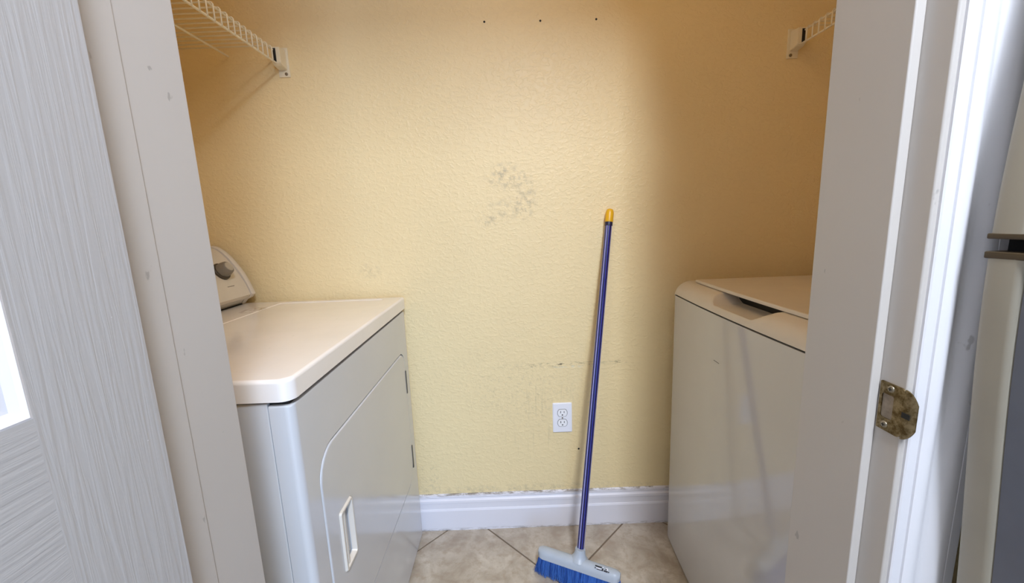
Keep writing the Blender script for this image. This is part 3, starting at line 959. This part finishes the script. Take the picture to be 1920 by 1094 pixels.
# ------------------------------------------------------------------ broom
A_dir = Vector((0.902, -0.432, 0)).normalized()
H0 = Vector((0.190, 1.146, 0.094)); H1 = Vector((0.3370, 1.3700, 1.184))
h_dir = (H1-H0).normalized()
n_dir = (h_dir - A_dir*h_dir.dot(A_dir)).normalized()
w_dir = n_dir.cross(A_dir).normalized()      # points to the wall
if w_dir.y < 0: w_dir = -w_dir
HC = Vector((0.1795, 1.128, 0.072))          # block centre
br = thing('push_broom', (HC.x, HC.y, 0.0), 'broom with striped navy handle, grey head and blue bristles leaning on the wall', 'broom')
def F(a, w_, n_): return HC + A_dir*a + w_dir*w_ + n_dir*n_
# head block: domed, rounded ends
bm = BM()
LB = 0.133
secs = 28
rings = []
for k in range(secs+1):
    s_ = -1+2*k/secs
    a = LB*s_
    e_ = max(0.0, (abs(s_)-0.86)/0.14)
    sc_w = math.sqrt(max(0.02, 1-e_*e_*0.75)); 
    hw = 0.0205*sc_w; ht = 0.0155*(1-0.35*e_*e_)
    ring = []
    pts = [(-1.0, -1.0), (-1.0, -0.3), (-0.93, 0.15), (-0.75, 0.55), (-0.42, 0.88), (0, 1.0), (0.42, 0.88), (0.75, 0.55), (0.93, 0.15), (1.0, -0.3), (1.0, -1.0)]
    for px_, pz_ in pts:
        ring.append(bm.verts.new(F(a, px_*hw, pz_*ht)))
    rings.append(ring)
for A, B in zip(rings, rings[1:]):
    n = len(A)
    for i in range(n): bm.faces.new((A[i], A[(i+1) % n], B[(i+1) % n], B[i]))
bm.faces.new(rings[0]); bm.faces.new(rings[-1][::-1])
head = obj('head', bm, 'head_grey', br, smooth=50)
# socket blended into the head
sb = HC + A_dir*((H0-HC).dot(A_dir)) + n_dir*0.006 + w_dir*((H0-HC).dot(w_dir))*0.6
bm = BM(); add_lathe(bm, [(0.030, 0.000), (0.0245, 0.008), (0.0190, 0.015), (0.0168, 0.026), (0.0160, 0.034), (0.0120, 0.0345)], sb, h_dir, 24)
obj('socket', bm, 'head_grey', head, smooth=50)
# maker's mark: dark and white strokes on the right half of the front
bm = BM(); bm2 = BM()
def mark(bmx, a0, a1, t0, t1, skew=0.0):
    P_ = []
    for a, t_ in ((a0, t0), (a1, t0), (a1+skew, t1), (a0+skew, t1)):
        th = t_*PI/2
        P_.append(bmx.verts.new(F(a, -0.0205*math.cos(th)*1.02-0.0002, 0.0155*math.sin(th)*1.04+0.0006)))
    bmx.faces.new(P_)
mark(bm, 0.057, 0.078, 0.62, 0.74); mark(bm, 0.057, 0.060, 0.40, 0.52); mark(bm, 0.063, 0.080, 0.36, 0.42)
mark(bm, 0.079, 0.083, 0.36, 0.62); mark(bm, 0.085, 0.097, 0.36, 0.50); mark(bm, 0.098, 0.102, 0.38, 0.48); mark(bm, 0.088, 0.092, 0.55, 0.66, 0.003)
mark(bm2, 0.062, 0.077, 0.46, 0.54); mark(bm2, 0.080, 0.083, 0.68, 0.78); mark(bm2, 0.092, 0.098, 0.55, 0.76, -0.002)
obj('printed_logo', bm, 'ink_black', head); obj('printed_logo', bm2, 'ink_white', head)
# bristles
bm = BM()
lay_sh = bm.verts.layers.float.new('shade')
def strand(P0, d0, d1, L, r, sh):
    prev = None
    nseg = 4
    u = d0.cross(Vector((0.3, 0.9, 0.1))).normalized(); v = d0.cross(u).normalized()
    p_ = P0.copy()
    for k in range(nseg+1):
        s_ = k/nseg
        d = (d0*(1-s_)+d1*s_).normalized()
        if k: p_ = p_ + d*(L/nseg)
        if p_.z < 0.0012: p_ = Vector((p_.x, p_.y, 0.0012))
        rr = r*(1-0.25*s_)
        ring = []
        for q_ in range(3):
            vv = bm.verts.new(p_ + (u*math.cos(2.094*q_)+v*math.sin(2.094*q_))*rr)
            vv[lay_sh] = min(1, max(0, sh*(0.75+0.45*s_)))
            ring.append(vv)
        if prev:
            for q_ in range(3): bm.faces.new((prev[q_], prev[(q_+1) % 3], ring[(q_+1) % 3], ring[q_]))
        prev = ring
rnd = random.Random(3)
for row in range(7):
    for k in range(64):
        a = -0.128+0.256*(k+0.5)/64
        w_ = -0.0175+0.035*row/6
        tuft_d = rnd.gauss(0, 0.10); tuft_f = rnd.gauss(0, 0.08)
        tsh = rnd.random()
        for q_ in range(9):
            s_ = a/0.13
            P0 = F(a+rnd.gauss(0, 0.0015), w_+rnd.gauss(0, 0.0012), -0.0145)
            spread = 0.40*max(0, abs(s_)-0.55)/0.45*(1 if s_ > 0 else -1)
            right = max(0.0, min(1.0, (s_-0.05)/0.25))
            left = max(0.0, min(1.0, (-s_+0.15)/0.5))
            fwd = (w_/0.0175)*(0.16+0.10*right-0.06*left) - 0.02 + 0.26*left - 0.30*right*(1 if w_ < 0.008 else 0.3)
            d0 = (-n_dir + A_dir*spread*0.4 + w_dir*fwd*0.3).normalized()
            d1 = (-n_dir + A_dir*(spread*1.1+tuft_d+rnd.gauss(0, 0.10)) + w_dir*(fwd*1.5+tuft_f+rnd.gauss(0, 0.10))).normalized()
            L = 0.060+0.018*right-0.003*left+rnd.gauss(0, 0.002)
            strand(P0, d0, d1, L, 0.00075, 0.15+0.55*tsh+rnd.uniform(-0.15, 0.3))
bb = obj('bristles', bm, 'bristle', head)
bb['kind'] = 'stuff'
bm = BM()
vs_ = [bm.verts.new(F(a, w_, n_)) for a in (-0.127, 0.127) for w_ in (-0.010, 0.014) for n_ in (-0.026, -0.0152)]
for f_ in ((0, 1, 3, 2), (4, 6, 7, 5), (0, 4, 5, 1), (2, 3, 7, 6), (0, 2, 6, 4), (1, 5, 7, 3)): bm.faces.new([vs_[i] for i in f_])
M['bristle_core'] = simple('bristle_core', (14, 44, 110), 0.7)
obj('bristle_base', bm, 'bristle_core', head)
# handle in its own frame so the stripes run along it
Lh = (H1-H0).length
hs = H0 + h_dir*0.012
Lh2 = (H1-hs).length - 0.040
bm = BM()
add_lathe(bm, [(0.0115, 0.0), (0.0115, Lh2*0.5), (0.0115, Lh2)], (0, 0, 0), (0, 0, 1), 32)
me = bpy.data.meshes.new('handle'); finish(bm, 40); bm.to_mesh(me); bm.free(); me.materials.append(M['handle'])
me.polygons.foreach_set('use_smooth', [True]*len(me.polygons)); me.set_sharp_from_angle(angle=0.7)
ho = bpy.data.objects.new('handle', me); COL.objects.link(ho); ho.parent = br
ho.location = hs - ORG[br.name]
ho.rotation_euler = h_dir.to_track_quat('Z', 'Y').to_euler()
bm = BM(); add_lathe(bm, [(0.0128, 0), (0.0133, 0.002), (0.0136, 0.008), (0.0134, 0.030), (0.0120, 0.038), (0.0095, 0.0425), (0.005, 0.0445)], H1-h_dir*0.044, h_dir, 28)
obj('hanging_cap', bm, 'yellow', br, smooth=40)
bm = BM(); add_lathe(bm, [(0.0122, 0), (0.0127, 0.001), (0.0127, 0.012), (0.0122, 0.013)], H1-h_dir*0.0565, h_dir, 28)
M['cap_collar'] = simple('dark_collar', (28, 28, 60), 0.4)
obj('cap_collar', bm, 'cap_collar', br, smooth=40)

# ------------------------------------------------------------------ refrigerator (right, in front of the casing)
fr = thing('refrigerator', (0.78, 0.0, 0.0), 'beige-edged refrigerator at the right beside the door casing', 'refrigerator')
FYN, FYF = -0.36, 0.3455
bm = BM(); add_box(bm, 0.462, 1.14, FYN+0.006, FYF-0.006, 0.02, 1.70, 0.006)
obj('body', bm, 'fridge_edge', fr, smooth=40)
def fx(z):
    """door front x: the edges flare out to a grip at the gap between the doors"""
    d = abs(z-1.12)
    return 0.4078 + 0.030*(1-math.exp(-(d/0.30)**2)) if z < 1.12 else 0.4078 + 0.016*(1-math.exp(-(d/0.20)**2))
def fdoor(name, z0, z1):
    # edge strip (beige) wraps the far edge; grey front panel beyond it
    nz = 30
    bm = BM(); rows = []
    for k in range(nz+1):
        z = z0+(z1-z0)*k/nz
        x = fx(z)
        row = [(0.456, FYF), (x+0.006, FYF), (x+0.0018, FYF-0.0012), (x, FYF-0.005), (x-0.0002, FYF-0.012), (x-0.0006, FYF-0.022), (x+0.0006, FYF-0.0262), (x+0.004, FYF-0.0285), (0.456, FYF-0.0285)]
        rows.append([bm.verts.new((a, b_, z)) for a, b_ in row])
    for A, B in zip(rows, rows[1:]):
        for i in range(len(A)): bm.faces.new((A[i-1], A[i], B[i], B[i-1]))
    bm.faces.new(rows[0]); bm.faces.new(rows[-1][::-1])
    d = obj(name, bm, 'fridge_edge', fr, smooth=40)
    bm = BM(); rows = []
    for k in range(nz+1):
        z = z0+(z1-z0)*k/nz
        x = fx(z)+0.0022
        rows.append([bm.verts.new((a, b_, z)) for a, b_ in ((0.456, FYF-0.0285), (x, FYF-0.0285), (x+0.001, FYF-0.10), (x+0.001, FYN+0.01), (x+0.010, FYN), (0.456, FYN))])
    for A, B in zip(rows, rows[1:]):
        for i in range(len(A)): bm.faces.new((A[i-1], A[i], B[i], B[i-1]))
    bm.faces.new(rows[0]); bm.faces.new(rows[-1][::-1])
    obj('front_panel', bm, 'fridge_front', d, smooth=40)
    return d
d1 = fdoor('freezer_door', 1.1300, 1.69)
d2 = fdoor('fridge_door', 0.10, 1.1095)
box_obj('end_trim', 'fridge_cap', 0.4070, 0.456, FYN, FYF+0.0004, 1.1255, 1.1302, d1, 0.001)
box_obj('end_trim', 'fridge_cap', 0.4070, 0.456, FYN, FYF+0.0004, 1.1090, 1.1150, d2, 0.001)
box_obj('gasket', 'rubber', 0.4195, 0.462, FYN+0.004, 0.3395, 1.113, 1.128, fr)
box_obj('gasket', 'rubber', 0.456, 0.4625, FYN+0.004, FYF-0.004, 0.10, 1.69, fr)
box_obj('kick_plate', 'rubber', 0.47, 0.60, FYN+0.01, FYF-0.01, 0.002, 0.09, fr)

# ------------------------------------------------------------------ kitchen ceiling lamp
lp_ = thing('ceiling_lamp', (LAMP[0], LAMP[1], 2.385), 'long white ceiling lamp in the kitchen behind the viewer', 'lamp')
bm = BM(); add_box(bm, LAMP[0]-0.16, LAMP[0]+0.16, LAMP[1]-0.52, LAMP[1]+0.52, 2.41, ZC, 0.008)
obj('housing', bm, 'lamp_body', lp_, smooth=40)
bm = BM(); add_box(bm, LAMP[0]-0.145, LAMP[0]+0.145, LAMP[1]-0.505, LAMP[1]+0.505, 2.385, 2.41, 0.006)
obj('diffuser', bm, 'diffuser', lp_, smooth=40)

cl_ = thing('closet_fill', (CLOSET[0], CLOSET[1], 2.39), 'small round fill lamp added unseen on the closet ceiling', 'lamp')  # added fixture, brightens the upper closet and appliance tops
bm = BM(); add_lathe(bm, [(0.125, 0), (0.13, 0.006), (0.13, 0.02)], (CLOSET[0], CLOSET[1], 2.42), (0, 0, 1), 32)
obj('base', bm, 'lamp_body', cl_, smooth=40)
bm = BM(); add_lathe(bm, [(0.02, 0), (0.07, 0.004), (0.105, 0.014), (0.12, 0.03)], (CLOSET[0], CLOSET[1], 2.39), (0, 0, 1), 32)
obj('dome', bm, 'dome', cl_, smooth=60)
